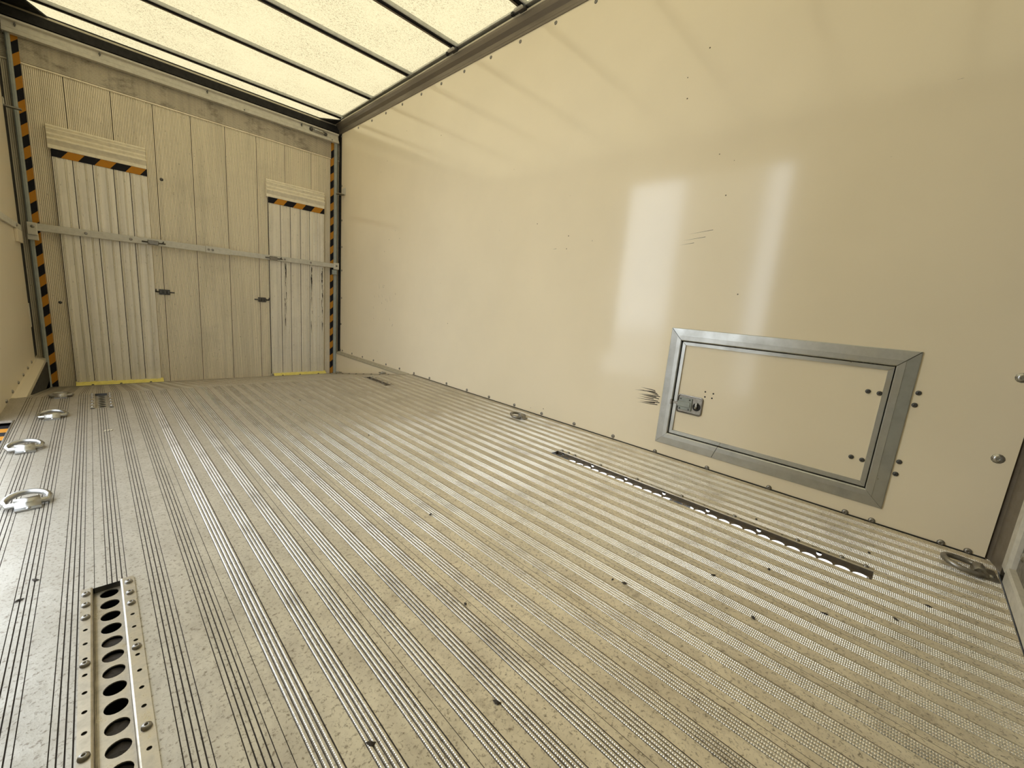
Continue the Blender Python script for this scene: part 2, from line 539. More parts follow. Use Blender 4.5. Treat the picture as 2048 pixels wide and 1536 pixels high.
def make_plank(x0, lo, hi, y0=0.0, name='plank'):
    mb = MB()
    pts = [(x0 + a, z, m) for a, z, m in (PROF_WORN if x0 < 0.45 else PROF)]
    xs = set()
    for h in HOLES:
        for q in (h[0], h[1]):
            if pts[0][0] < q < pts[-1][0]:
                xs.add(q)
    for q in (lo, hi):
        if pts[0][0] < q < pts[-1][0]:
            xs.add(q)
    for q in xs:
        for i in range(len(pts) - 1):
            if pts[i][0] < q < pts[i + 1][0]:
                t = (q - pts[i][0]) / (pts[i + 1][0] - pts[i][0])
                pts.insert(i + 1, (q, pts[i][1] + t * (pts[i + 1][1] - pts[i][1]), pts[i][2]))
                break
    for i in range(len(pts) - 1):
        a, b = pts[i], pts[i + 1]
        mid = (a[0] + b[0]) / 2
        if mid < lo or mid > hi:
            continue
        ys = [y0]; skip = []
        for h in HOLES:
            if h[0] < mid < h[1]:
                ys += [h[2], h[3]]; skip.append(h[2])
        ys += [YC, YF + 0.02]
        ys = sorted(set(y for y in ys if y >= y0))
        for j in range(len(ys) - 1):
            if ys[j] in skip:
                continue
            p, q = ys[j], ys[j + 1]
            mb.add([(a[0], p, a[1] + fz(p)), (b[0], p, b[1] + fz(p)), (b[0], q, b[1] + fz(q)), (a[0], q, a[1] + fz(q))],
                   [(0, 1, 2, 3)], a[2], a[2] == 1)
    # closed sides so that the plank has thickness
    for x in (max(x0, lo), min(x0 + PW, hi)):
        for p, q in ((y0, YC), (YC, YF + 0.02)):
            mb.add([(x, p, fz(p) - 0.003), (x, q, fz(q) - 0.003), (x, q, fz(q) - 0.009), (x, p, fz(p) - 0.009)], [(0, 1, 2, 3)], 2)
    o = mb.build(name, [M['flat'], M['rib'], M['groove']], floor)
    return o
XF0 = 0.066
k0 = 0.1035
make_plank(k0 - PW, XF0, 1)
for k in range(11):
    make_plank(k0 + k * PW, 0, 9)
make_plank(k0 + 11 * PW, 0, XR + 0.01)
# edge strip between the first plank and the left wall (not at the side door)
for p, q in ((0.0, 1.42), (3.165, YC), (YC, YF)):
    mb = MB()
    mb.sweep([(-0.02, 0), (XF0, 0), (XF0, -0.01), (-0.02, -0.01)], lambda t, a, b: (a, t, b + fz(t)), [p, q], True, caps=True)
    mb.build('edge_strip', M['flat'], floor)
mb = MB()
mb.bbox(XF0 - 0.007, XF0 - 0.0002, 1.42, 3.165, -0.035, 0.0025, 0.001)
mb.build('door_edge_trim', M['steel'], floor)
# dark sealant along the foot of the right wall
mb = MB()
mb.sweep([(0, 0), (0, 0.004), (0.006, 0)], lambda t, a, b: (XR - 0.003 - a, t, b), [0.02, 0.4, YC - 0.02], True)
mb.build('sealant_bead', M['black'], floor)
# cross plate at the foot of the bulkhead
mb = MB()
mb.sweep([(0, 0.001), (0.0, 0.004), (0.16, 0.004), (0.16, 0.001)],
         lambda t, a, b: (t, YF - 0.16 + a, b + fz(YF - 0.16 + a)), [0.06, 2.39], True, caps=True)
mb.build('cross_plate', M['flat'], floor)
mb = MB()
mb.sweep([(0, 0.001), (0.0, 0.004), (0.13, 0.004), (0.13, 0.001)],
         lambda t, a, b: (2.245 + a, t, b + fz(t)), [YC + 0.02, YF - 0.16], True, caps=True)
mb.build('side_plate', M['flat'], floor)
for i in range(9):
    y = 3.78 + i * 0.17
    inst('screw', SC_D, floor, (2.265, y, fz(y) + 0.004), (math.atan2(ZD, YF - YC) * 1.0, 0, 0))
for y in (4.05, 5.10):
    mb = MB()
    mb.bbox(2.33, 2.385, y, y + 0.05, fz(y) + 0.003, fz(y) + 0.016, 0.003)
    mb.lathe([(0.011, 0), (0.009, 0.01), (0.002, 0.013)], (2.352, y + 0.02, fz(y) + 0.014), 'Z', 10)
    mb.build('lug', M['chrome'], floor)
mb = MB(); mb.box(0.0, 0.06, YF - 0.40, YF, ZD + 0.03, ZD + 0.075); mb.build('edge_trim', M['rail'], floor)

# ------------------------------------------------------------------ bulkhead (front wall)
wf = bpy.data.objects.new('wall_front', None)
COL.objects.link(wf); struct(wf, 'dirty reeded metal front wall of upright panels')
def reed_profile(u0, u1, pitch=0.0102, d=0.0026):
    n = max(1, int(round((u1 - u0 - 0.004) / pitch)))
    P = [(u0, -0.012), (u0 + 0.0022, -0.012), (u0 + 0.0028, 0.0)]
    w = (u1 - u0 - 0.0034) / n
    for i in range(n):
        a = u0 + 0.0028 + i * w
        P += [(a + w * 0.22, 0.0002), (a + w * 0.34, d), (a + w * 0.86, d), (a + w, 0)]
    P += [(u1, -0.012)]
    return P
def reed_mats(P):
    return [1 if (k - 2) % 4 == 0 or k in (0, 1) or k > len(P) - 3 else 0 for k in range(len(P) - 1)]
jx = [-0.03] + [0.31 + 0.26 * i for i in range(9)] + [2.50]
for i in range(len(jx) - 1):
    mb = MB()
    RP = reed_profile(jx[i], jx[i + 1])
    mb.sweep(RP, lambda t, a, b: (a, YF - b, t), [ZD - 0.06, 2.150], mi=reed_mats(RP))
    mb.build('panel', [M['bulk'], M['bulk_groove']], wf)
mb = MB()
RP = reed_profile(2.153, 2.310)
mb.sweep(RP, lambda t, a, b: (t, YF - 0.014 - b, a), [-0.03, 2.5], mi=reed_mats(RP))
mb.box(-0.03, 2.5, YF - 0.012, YF, 2.310, 2.345)
mb.build('top_panel', [M['bulk_top'], M['bulk_groove']], wf)
mb = MB(); mb.bbox(-0.03, 2.5, YF - 0.013, YF + 0.01, 2.142, 2.156, 0.003); mb.build('cover_strip', M['bulk'], wf)
mb = MB(); mb.box(-0.35, 2.9, YF + 0.006, YF + 0.05, ZD - 0.2, 2.44); mb.build('backing', M['black'], wf)
# small fixings left on the panels
mb = MB(); mb.lathe([(0.014, 0), (0.01, 0.008), (0.002, 0.01)], (0.863, YF - 0.002, 1.548), '-Y', 8); mb.build('plug', M['steel_dark'], wf)
mb = MB(); mb.lathe([(0.012, 0), (0.01, 0.006), (0.002, 0.008)], (0.166, YF - 0.002, 0.425), '-Y', 8); mb.build('plug', M['steel_dark'], wf)

# header rail across the top of the bulkhead
t1 = bpy.data.objects.new('trim_1', None); COL.objects.link(t1); struct(t1, 'light metal header rail across the top of the front wall')
HY = YF - 0.07
hz0, hz1 = at(0, 2.335, HY)[1], at(0, 2.430, HY)[1]
mb = MB()
mb.sweep([(0, hz0), (0, hz0 + 0.024), (0.012, hz0 + 0.034), (0.020, hz1 - 0.020), (0.0, hz1 - 0.012), (0.0, hz1), (0.05, hz1), (0.05, hz0)],
         lambda t, a, b: (t, HY + a, b), [0.034, at(2.452, 0, HY)[0] - 0.02], True, caps=True)
mb.build('rail', M['cream_metal'], t1)
for x in (0.10, 0.53, 1.22, 2.02):
    mb = MB(); mb.lathe([(0.007, 0), (0.006, 0.006), (0.002, 0.008)], (x, HY + 0.016, hz1 - 0.03), '-Y', 10)
    mb.box(x - 0.003, x + 0.003, HY + 0.0, HY + 0.012, hz1 - 0.045, hz1 - 0.02)
    mb.build('screw', M['steel_dark'], t1)
for x in (1.505, 2.33):
    mb = MB(); mb.lathe([(0.006, 0), (0.002, 0.004)], (x, HY, hz0 + 0.014), '-Y', 8); mb.build('screw', M['steel_dark'], t1)
mb = MB()
lz = (hz0 + hz1) / 2 + 0.006
mb.lathe([(0.019, 0), (0.018, 0.012), (0.010, 0.02)], (2.115, HY + 0.01, lz), '-Y', 14, 1)
mb.lathe([(0.017, 0), (0.016, 0.012), (0.010, 0.018)], (2.262, HY + 0.01, lz - 0.004), '-Y', 14, 1)
mb.tube([(2.14, HY - 0.006, lz), (2.16, HY - 0.008, lz), (2.225, HY - 0.008, lz - 0.002), (2.245, HY - 0.006, lz - 0.002)], 0.0115, 12)
mb.build('lamp_tube', [M['chrome'], M['steel_dark']], t1)
# roof frame member above the header: dark lower face, pale lip
t2 = bpy.data.objects.new('trim_2', None); COL.objects.link(t2); struct(t2, 'dark roof end rail above the header')
mb = MB()
mb.box(-0.05, 2.5, YF - 0.01, YF + 0.06, 2.435, 2.500)
mb.build('rail', M['black'], t2)
mb = MB(); mb.bbox(-0.05, 2.5, YF + 0.02, YF + 0.07, 2.500, 2.525, 0.002); mb.build('lip', M['ramp_cap'], t2)
mb = MB(); mb.box(-0.4, 2.9, YF + 0.06, YF + 0.5, 2.43, 2.55); mb.build('closing', M['black'], t2)
for sx, xa, xb in ((1, 0.0, 0.27), (-1, 2.44, 2.22)):
    mb = MB()
    V = [(xa, YF - (0.42 if sx > 0 else 0.17), 2.535), (xa, YF + 0.03, 2.535), (xb, YF + 0.03, 2.535)]
    V2 = [(x, y, z - 0.012) for x, y, z in V]
    mb.add(V + V2, [(0, 1, 2), (5, 4, 3), (0, 3, 4, 1), (1, 4, 5, 2), (2, 5, 3, 0)])
    mb.build('gusset', M['black'], t2)

# corner posts with hazard tape
def corner_post(name, xa, xb, ta, tb, label):
    e = bpy.data.objects.new(name, None); COL.objects.link(e); struct(e, label)
    mb = MB(); r = 0.008
    prof = [(xa, 0.10), (xa, r), (xa + r, 0.0), (xb - r, 0.0), (xb, r), (xb, 0.10)]
    mb.sweep(prof, lambda t, a, b: (a, YF - 0.050 + b, t), [ZD - 0.02, hz0 + 0.01], True)
    mb.build('post', M['greypost'], e)
    mb = MB(); mb.box(ta, tb, YF - 0.021, YF + 0.002, ZD - 0.01, hz0 + 0.03)
    mb.build('hazard_tape', M['haz_post'], e)
    return e
kx = lambda X: at(X, 0, YF - 0.05)[0]
pl = corner_post('trim_3', kx(0.038), kx(0.066), 0.066, 0.104, 'grey corner post beside orange and black tape, left of the front wall')
pr = corner_post('trim_4', kx(2.389), kx(2.422), 2.340, 2.384, 'grey corner post beside orange and black tape, right of the front wall')

# ------------------------------------------------------------------ right wall
wr = bpy.data.objects.new('wall_right', None); COL.objects.link(wr)
struct(wr, 'glossy cream right side wall')
mb = MB()
HY0, HY1, HZ0, HZ1 = 0.372, 1.142, 0.143, 0.590          # opening behind the hatch door
def wall_rects(y0, y1, z0, z1, x, t):
    for a, b, c, d in ((y0, HY0, z0, z1), (HY1, y1, z0, z1), (HY0, HY1, z0, HZ0), (HY0, HY1, HZ1, z1)):
        mb.box(x, x + t, a, b, c, d)
wall_rects(0.022, 5.275, -0.004, 2.42, XR, 0.02)
mb.build('panel', M['wall'], wr)
mb = MB()
mb.box(XR - 0.034, XR + 0.03, YC - 0.02, YF + 0.02, ZD - 0.08, -0.028)
mb.build('lower_panel', M['wall'], wr)
mb = MB()
mb.sweep([(XR + 0.004, -0.001), (XR - 0.012, -0.003), (XR - 0.040, -0.024), (XR - 0.040, -0.032), (XR + 0.004, -0.032)],
         lambda t, a, b: (a, t, b), [YC + 0.05, 5.30], True, caps=True)
mb.build('ledge_trim', M['ledge'], wr)
mb = MB(); mb.box(XR - 0.001, XR + 0.03, 5.277, YF + 0.03, ZD - 0.05, 2.5); mb.build('corner_gap_light_block', M['black'], wr)  # black board added so the gap reads dark and no daylight leaks in
mb = MB(); mb.box(XR + 0.021, XR + 0.05, YC, YF + 0.1, -0.35, 2.50); mb.box(XR + 0.021, XR + 0.05, 0.0, YC, -0.05, 2.50); mb.build('outer_skin', M['wall_dirty'], wr)
for y, z in [(5.263, 1.877), (5.254, 1.507), (5.248, 1.215), (5.246, 0.951), (5.246, 0.636), (5.256, 0.330)]:
    inst('screw', SC_R, wr, (XR, y, z), TO_MX)
for y in (5.264, 5.207, 4.945, 4.677, 4.417, 4.146, 3.877, 3.614, 3.357, 3.10, 2.823, 2.556, 2.283, 2.024, 1.753, 1.473):
    inst('screw', SC_R, wr, (XR, y, 0.017), TO_MX)
for y in (1.213, 0.941, 0.671, 0.400, 0.318, 0.128, 0.062):
    inst('screw', SC_W, wr, (XR, y, 0.007), TO_MX)
for y in (5.274, 4.865, 4.566, 4.285, 3.986, 3.678, 3.391, 3.098, 2.802, 2.516, 2.219, 1.933, 1.64, 1.35, 1.06):
    inst('screw', SC_R, wr, (XR, y, 2.392), TO_MX)
for y, z in ((0.060, 0.345), (0.062, 0.617), (0.062, 0.89), (0.062, 1.16)):
    inst('rivet', SC_B, wr, (XR, y, z), TO_MX)

# top rail on the right wall
t5 = bpy.data.objects.new('trim_5', None); COL.objects.link(t5); struct(t5, 'grey-brown roof rail along the top of the right wall')
mb = MB()
mb.sweep([(XR + 0.01, 2.418), (XR - 0.006, 2.418), (XR - 0.008, 2.432), (XR - 0.004, 2.438), (XR - 0.006, 2.462),
          (XR - 0.024, 2.485), (XR - 0.032, 2.508), (XR - 0.034, 2.520), (XR + 0.01, 2.520)],
         lambda t, a, b: (a, t, b), [-0.05, YF + 0.0], True, caps=True)
mb.build('rail', M['rail'], t5)
mb = MB(); mb.bbox(XR - 0.036, XR + 0.01, -0.05, YF + 0.02, 2.521, 2.533, 0.002); mb.build('lip', M['ramp_cap'], t5)
mb = MB(); mb.bbox(XR - 0.052, XR - 0.01, -0.05, YF - 0.2, 2.545, 2.560, 0.002); mb.build('slide_rail', M['alu'], t5)
mb = MB(); mb.box(XR + 0.0, XR + 0.05, -0.05, YF + 0.1, 2.50, 2.60); mb.build('closing', M['black'], t5)

# shelf bracket high on the right wall
e = thing('wall_bracket', 'small metal angle bracket on the right wall beside the corner post', 'bracket', (XR, 5.20, 1.80))
mb = MB(); mb.bbox(-0.006, 0, -0.045, 0.045, -0.03, 0.045, 0.001); mb.build('plate', M['cream_metal'], e)
mb = MB(); mb.bbox(-0.075, -0.002, -0.02, 0.05, -0.030, -0.020, 0.001); mb.build('arm', M['steel'], e)

# ------------------------------------------------------------------ left wall with the side door opening
wl = bpy.data.objects.new('wall_left', None); COL.objects.link(wl); struct(wl, 'cream left side wall with an open side door')
mb = MB()
DY0, DY1, DZ = 1.42, 3.03, 2.20
mb.box(XL - 0.02, XL, 3.165, 5.11, -0.004, 2.42)
mb.box(XL - 0.02, XL, -0.02, DY0, -0.004, 2.42)
mb.box(XL - 0.02, XL, DY0, 3.165, DZ, 2.42)
mb.box(XL - 0.02, XL - 0.004, DY1, 3.165, 0.25, DZ)
mb.build('panel', M['wall_dirty'], wl)
mb = MB(); mb.box(XL - 0.05, XL - 0.021, 3.165, YF + 0.1, -0.3, 2.50); mb.box(XL - 0.05, XL - 0.021, -0.05, DY0, -0.3, 2.50)
mb.box(XL - 0.05, XL - 0.021, DY0, 3.165, DZ, 2.50)
mb.build('outer_skin', M['wall_dirty'], wl)
mb = MB(); mb.box(-0.03, 0.052, YC - 0.01, YF + 0.02, ZD - 0.08, -0.026); mb.build('lower_panel', M['wall_dirty'], wl)
mb = MB()
mb.sweep([(XL - 0.004, -0.001), (XL + 0.012, -0.003), (0.057, -0.020), (0.057, -0.030), (XL - 0.004, -0.030)],
         lambda t, a, b: (a, t, b), [YC + 0.03, 5.12], True, caps=True)
mb.build('ledge_trim', M['wall_dirty'], wl)
mb = MB(); mb.box(-0.02, XL - 0.004, 5.112, YF + 0.03, 0.0, 2.5); mb.build('corner_gap_light_block', M['black'], wl)  # black board added to keep daylight out of the corner gap
mb = MB(); mb.bbox(-0.014, 0.012, 5.09, 5.16, 0.24, 0.42, 0.002); mb.bbox(-0.014, 0.006, 5.10, 5.145, 0.62, 0.74, 0.002)
mb.build('cover_plate', M['cream_metal'], wl)
for y in (4.812, 4.55, 4.282, 4.017, 3.75, 3.508, 3.24):
    inst('screw', SC_W, wl, (XL, y, 0.018), TO_PX)
t6 = bpy.data.objects.new('trim_6', None); COL.objects.link(t6); struct(t6, 'roof rail along the top of the left wall')
mb = MB()
mb.sweep([(XL - 0.01, 2.418), (XL + 0.006, 2.418), (XL + 0.006, 2.462), (XL + 0.024, 2.485), (XL + 0.034, 2.520), (XL - 0.01, 2.520)],
         lambda t, a, b: (a, t, b), [-0.05, YF], True, caps=True)
mb.build('rail', M['rail'], t6)
mb = MB(); mb.box(XL - 0.06, XL, -0.05, YF + 0.1, 2.45, 2.60); mb.build('closing', M['black'], t6)
e = thing('wall_bracket', 'thin metal shelf bracket sticking out from the left corner post', 'bracket', (0.045, 5.20, at(0, 1.83, 5.2)[1]))
mb = MB(); mb.bbox(-0.045, 0.045, -0.02, 0.02, -0.006, 0.004, 0.001); mb.build('arm', M['steel'], e)
mb = MB(); mb.bbox(-0.042, -0.034, -0.02, 0.02, 0.003, 0.05, 0.001); mb.build('plate', M['cream_metal'], e)

# hazard striped sill plate in the door opening
e = thing('door_sill_plate', 'orange and black striped sill plate in the left side doorway', 'sill plate', (0, 1.42, -0.02))
mb = MB(); mb.bbox(-0.22, XF0 - 0.009, 0.0, 1.74, -0.012, 0.0, 0.002); mb.build('plate', M['haz_sill'], e)
mb = MB(); mb.bbox(-0.24, -0.221, 0.0, 1.74, -0.05, 0.004, 0.002); mb.build('nosing', M['steel'], e)

# ------------------------------------------------------------------ rear wall
wb = bpy.data.objects.new('wall_rear', None); COL.objects.link(wb); struct(wb, 'grey-green rear door wall with a cream frame')
mb = MB()
mb.box(-0.1, 2.185, -0.05, -0.028, -0.05, 2.55); mb.build('panel', M['reargrey'], wb)
mb = MB()
mb.sweep([(0.0, -0.002), (0.0, -0.030), (0.048, -0.030), (0.048, -0.006), (0.040, -0.002)],
         lambda t, a, b: (t, b, a + 0.004), [-0.1, 2.262], True, caps=True)
mb.build('bottom_frame', M['cream_metal'], wb)
mb = MB()
mb.sweep([(2.330, -0.002), (2.330, -0.03), (2.262, -0.03), (2.262, -0.010), (2.275, -0.002)],
         lambda t, a, b: (a, b, t), [0.03, 2.5], True, caps=True)
mb.build('side_frame', M['cream_metal'], wb)
mb = MB(); mb.bbox(2.0, 2.262, -0.030, -0.02, 0.05, 0.20, 0.003); mb.build('kick_plate', M['steel'], wb)
inst('rivet', SC_B, wb, (2.225, -0.02, 0.11), (-PI / 2, 0, 0))
mb = MB()
mb.sweep([(XR + 0.012, 0.022), (XR - 0.006, 0.010), (2.345, -0.004), (2.331, -0.004), (2.331, -0.05), (XR + 0.012, -0.05)],
         lambda t, a, b: (a, b, t), [-0.002, 2.5], True, caps=True)
mb.build('corner_post', M['rail'], wb)
mb = MB(); mb.box(-0.2, 2.6, -0.09, -0.052, -0.3, 2.60); mb.build('outer_skin', M['reargrey'], wb)
mb = MB(); mb.box(-0.1, 2.5, -0.06, 0.02, -0.05, -0.031); mb.box(-0.1, 2.5, -0.06, -0.003, -0.031, -0.001); mb.build('leak_cover', M['black'], wb)  # black sheets added to stop light leaking in under the rear edge

# ------------------------------------------------------------------ roof
mb = MB()
nx, ny = 12, 34
V = []; F = []
for i in range(nx + 1):
    for j in range(ny + 1):
        x = -0.06 + (2.56) * i / nx; y = -0.1 + (YF + 0.30 + 0.1) * j / ny
        V.append((x, y, ZT + 0.004 * math.sin(y * 9.2) * math.sin(PI * i / nx)))
for i in range(nx):
    for j in range(ny):
        F.append((i * (ny + 1) + j, (i + 1) * (ny + 1) + j, (i + 1) * (ny + 1) + j + 1, i * (ny + 1) + j + 1))
mb.add(V, F, 0, True)
ceil = mb.build('ceiling', M['tarp']); struct(ceil, 'backlit translucent yellow tarpaulin roof with fine specks')
ords = ['nearest the front wall', 'second from the front wall', 'third from the front wall', 'fourth from the front wall',
        'fifth from the front wall', 'sixth from the front wall', 'seventh from the front wall', 'eighth from the front wall']
for i, y in enumerate((5.215, 4.505, 3.81, 3.17, 2.468, 1.79, 1.11, 0.43)):
    e = thing('roof_bow', 'slim grey aluminium roof bow under the tarpaulin, ' + ords[i], 'roof bow', (0.0, y, 2.55), 0, 'roof bows under the tarpaulin')
    mb = MB()
    mb.sweep([(-0.028, 0.022), (-0.028, 0.008), (-0.026, 0.0), (-0.018, 0.0), (-0.017, 0.012), (0.016, 0.012), (0.017, 0.001), (0.034, 0.001), (0.034, 0.022)],
             lambda t, a, b: (t, a, b), [0.03, 2.405], True, mi=[0, 0, 0, 1, 1, 1, 2, 2, 2], caps=True)
    mb.build('bow', [M['bow'], M['black'], M['rail']], e)  # slot and far flange take darker materials, shading put into the colour
    if i >= 3:
        mb = MB()
        mb.bbox(2.37, 2.42, -0.028, 0.030, -0.026, -0.008, 0.003)
        mb.tube([(2.385, -0.03, -0.012), (2.385, 0.075, -0.012)], 0.008, 10)
        mb.build('carriage', M['steel_dark'], e)
        mb = MB(); mb.bbox(2.375, 2.395, 0.075, 0.098, -0.022, -0.002, 0.002); mb.build('stop_block', M['black'], e)
        mb = MB(); mb.bbox(2.355, 2.372, -0.02, 0.05, -0.024, -0.010, 0.002); mb.build('bracket', M['cream_metal'], e)

# ------------------------------------------------------------------ the two folding ramps against the bulkhead
def folding_ramp(xa, xb, label, seams):
    Y = YF - 0.036
    x0, _ = at(xa, 0, Y); x1, _ = at(xb, 0, Y)
    zb = fz(YF) + 0.035; zt = at(0, 1.600, Y)[1]
    e = thing('folding_ramp', label, 'loading ramp', (x0, Y, zb))
    W_ = x1 - x0; H = zt - zb
    n = len(seams) + 1
    cuts = [0] + [s_ * W_ for s_ in seams] + [W_]
    for i in range(n):
        a, b = cuts[i], cuts[i + 1]; w = b - a
        P = [(a, 0.010), (a + 0.0045, 0.010), (a + 0.005, 0.0)]
        m = max(2, int(round(w / 0.052)))
        for q in range(m):
            c = a + w * (q + 0.5) / m
            P += [(c - 0.017, 0.0), (c - 0.013, -0.0035), (c - 0.009, -0.0005), (c - 0.005, -0.0035), (c + 0.004, -0.0035), (c + 0.008, 0.0)]
        P += [(b, 0.0), (b, 0.010)]
        mb = MB()
        mb.sweep(P, lambda t, u, v: (u, v, t), [0, H], mi=[1, 1] + [0] * (len(P) - 4) + [1])
        mb.build('slat', [M['ramp'], M['groove']], e)
    mb = MB(); mb.box(0.0, W_, 0.0105, 0.033, 0, H + 0.13); mb.build('core', M['ramp'], e)
    mb = MB(); mb.box(0.004, W_ + 0.002, -0.0065, -0.0040, H - 0.052, H + 0.004)
    o = mb.build('hazard_tape', M['haz_ramp'], e)
    # ribbed lip, stepping out towards the viewer
    z = H + 0.004; y = -0.008
    P = [(0.03, z), (y, z), (y - 0.003, z + 0.003), (y - 0.003, z + 0.008), (y, z + 0.009)]
    hs = ((0.036, 0.020), (0.018, 0.018), (0.023, 0.014), (0.012, 0.010))
    for up, li in hs:
        z = P[-1][1]; yy = P[-1][0]
        P += [(yy, z + li), (yy - 0.0005, z + li)] if False else [(-0.004, z + li), (-0.004 - up * 0.75, z + li + up * 0.92), (-0.004 - up * 0.75, z + li + up)]
    P += [(-0.004, P[-1][1] + 0.010), (0.03, P[-1][1] + 0.010)]
    mb = MB(); mb.sweep(P, lambda t, u, v: (t, u, v), [-0.012, W_ + 0.002], True, caps=True)
    mb.build('ribbed_lip', M['lip'], e)
    # yellow hinge plate on the floor
    mb = MB()
    mb.sweep([(0.012, 0.012), (-0.085, -0.038), (-0.085, -0.046), (0.012, 0.002)],
             lambda t, u, v: (t + (0.0 if u > -0.02 else t * 0.0), u, v), [0.0 if xa < 1 else 0.02, W_ + 0.015], True, caps=True)
    hp = mb.build('hinge_plate', M['yellow'], e)
    for q in (0.18, 0.5, 0.86):
        o = inst('screw', SC_D, hp, (W_ * q, -0.045, -0.0165), (0.48, 0, 0))
    return e, W_, H, x0, Y, zb
def streaks(e, xs, W_, H, z0):
    mb = MB(); rs = random.Random(5)
    for x in xs:
        for k in range(22):
            z = z0 - rs.random() ** 1.6 * 0.65; L = rs.uniform(0.03, 0.11); w = rs.uniform(0.001, 0.0045) * (1 - 0.6 * (z0 - z))
            q = x + rs.uniform(-0.008, 0.008)
            mb.add([(q - w, -0.0046, z), (q + w, -0.0046, z - .004), (q + w * .5, -0.0046, z - L), (q - w * .3, -0.0046, z - L * .9)], [(0, 1, 2, 3)])
    o = mb.build('grime_streaks', M['dirt'], e); o['kind'] = 'stuff'
r1 = folding_ramp(0.205, 0.765, 'wide folding ramp against the front wall, left one, striped tape below its ribbed lip',
                  (0.20, 0.40, 0.62, 0.80))
r2 = folding_ramp(1.705, 2.270, 'folding ramp at the right end of the front wall beside the corner post',
                  (0.20, 0.37, 0.55, 0.72, 0.87))

streaks(r2[0], (at(1.86, 0, r2[4])[0] - r2[3], at(2.13, 0, r2[4])[0] - r2[3], r2[1] - 0.02), r2[1], r2[2], at(0, 0.96, r2[4])[1] - fz(YF) - 0.035)

# ------------------------------------------------------------------ long load bar across the bulkhead
BY = YF - 0.075
def bp(X, Z=1.0, Y=BY):
    return at(X, Z, Y)
e = thing('load_bar', 'long pale steel load bar crossing the front wall at waist height', 'load bar', (bp(0)[0], BY, bp(0)[1]))
def bx(X):
    return bp(X)[0] - bp(0)[0]
mb = MB(); mb.bbox(bx(0.06), bx(1.16), 0, 0.018, -0.028, 0.028, 0.003); mb.build('bar_section', M['bar'], e)
mb = MB(); mb.bbox(bx(1.16), bx(2.395), 0.006, 0.022, -0.024, 0.024, 0.003); mb.build('bar_section', M['bar'], e)
mb = MB(); mb.bbox(bx(1.16), bx(1.36), -0.004, 0.006, -0.030, 0.030, 0.002); mb.build('splice_plate', M['bar'], e)
mb = MB(); mb.bbox(bx(0.035), bx(0.088), -0.012, 0.02, -0.062, 0.030, 0.003); mb.build('end_bracket', M['cream_metal'], e)
mb = MB(); mb.bbox(bx(2.385), bx(2.44), -0.012, 0.02, -0.04, 0.035, 0.003); mb.build('end_bracket', M['cream_metal'], e)
mb = MB(); mb.bbox(bx(0.030), bx(0.09), 0.0, 0.03, -0.10, -0.05, 0.003); mb.build('catch_block', M['bar'], e)
mb = MB(); mb.bbox(bx(2.37), bx(2.42), 0.0, 0.03, -0.10, -0.045, 0.003); mb.build('catch_block', M['greypost'], e)
for X in (0.066, 0.355, 0.629, 1.185, 1.215, 1.86, 2.128, 2.41):
    yo = -0.012 if X in (0.066, 2.41) else (-0.004 if X in (1.185, 1.215) else (0.0 if X < 1.2 else 0.006))
    inst('screw', SC_R, e, (bx(X), yo, 0), TO_MY)

def barrel_bolt(X, Z, label, housing_dark, L=0.12, Y=YF - 0.004, flip=1):
    x, z = at(X, Z, Y)
    e = thing('slide_bolt', label, 'bolt latch', (x, Y, z))
    mb = MB(); mb.bbox(-L * 0.28, L * 0.28, -0.006, 0, -0.024, 0.024, 0.002); mb.build('base_plate', M['steel_dark' if housing_dark else 'steel'], e)
    mb = MB()
    for q in (-0.19, 0.02, 0.2):
        mb.bbox(L * q - 0.010, L * q + 0.010, -0.022, -0.005, -0.015, 0.015, 0.003)
    mb.build('housing', M['steel_dark' if housing_dark else 'steel'], e)
    mb = MB(); mb.tube([(-L / 2 * 1.1, -0.013, 0), (L / 2, -0.013, 0)], 0.006, 10)
    mb.tube([(-L * 0.45 * flip, -0.013, 0), (-L * 0.45 * flip, -0.03, 0.012), (-L * 0.45 * flip, -0.034, 0.024)], 0.005, 8)
    mb.build('rod', M['steel_dark' if housing_dark else 'chrome'], e)
barrel_bolt(0.832, 0.564, 'dark slide bolt on the front wall beside the left ramp, below the load bar', True, 0.14)
barrel_bolt(1.630, 0.553, 'dark slide bolt on the front wall just left of the right ramp', True, 0.13, flip=-1)
def bar_latch(X, label):
    Y = BY - 0.001
    x, z = at(X, 0.995, Y)
    e = thing('bar_latch', label, 'bolt latch', (x, Y, z))
    mb = MB(); mb.bbox(-0.037, 0.037, -0.022, 0, -0.019, 0.019, 0.004); mb.build('housing', M['steel'], e)
    mb = MB(); mb.tube([(-0.075, -0.011, 0.0), (0.085, -0.011, 0.0)], 0.0055, 10); mb.build('rod', M['steel_dark'], e)
    mb = MB(); mb.tube([(0.06, -0.011, 0.0), (0.067, -0.026, 0.006), (0.070, -0.03, 0.018)], 0.005, 8); mb.build('handle', M['steel_dark'], e)
bar_latch(0.775, 'steel latch on the load bar at the edge of the left ramp')
bar_latch(1.745, 'steel latch on the load bar at the edge of the right ramp')

# bar folded back along the left wall
e = thing('wall_rail', 'pale rail section on the left wall running up to the corner post', 'rail', (XL, 4.0, 0.955))
mb = MB(); mb.bbox(0.0, 0.014, -0.4, 1.10, -0.012, 0.030, 0.002); mb.build('bar_section', M['bar'], e)
mb = MB(); mb.bbox(0.0, 0.016, 0.80, 1.09, -0.100, -0.012, 0.002); mb.build('catch_plate', M['wall_dirty'], e)
inst('screw', SC_R, e, (0.014, 0.80, 0.008), TO_PX)

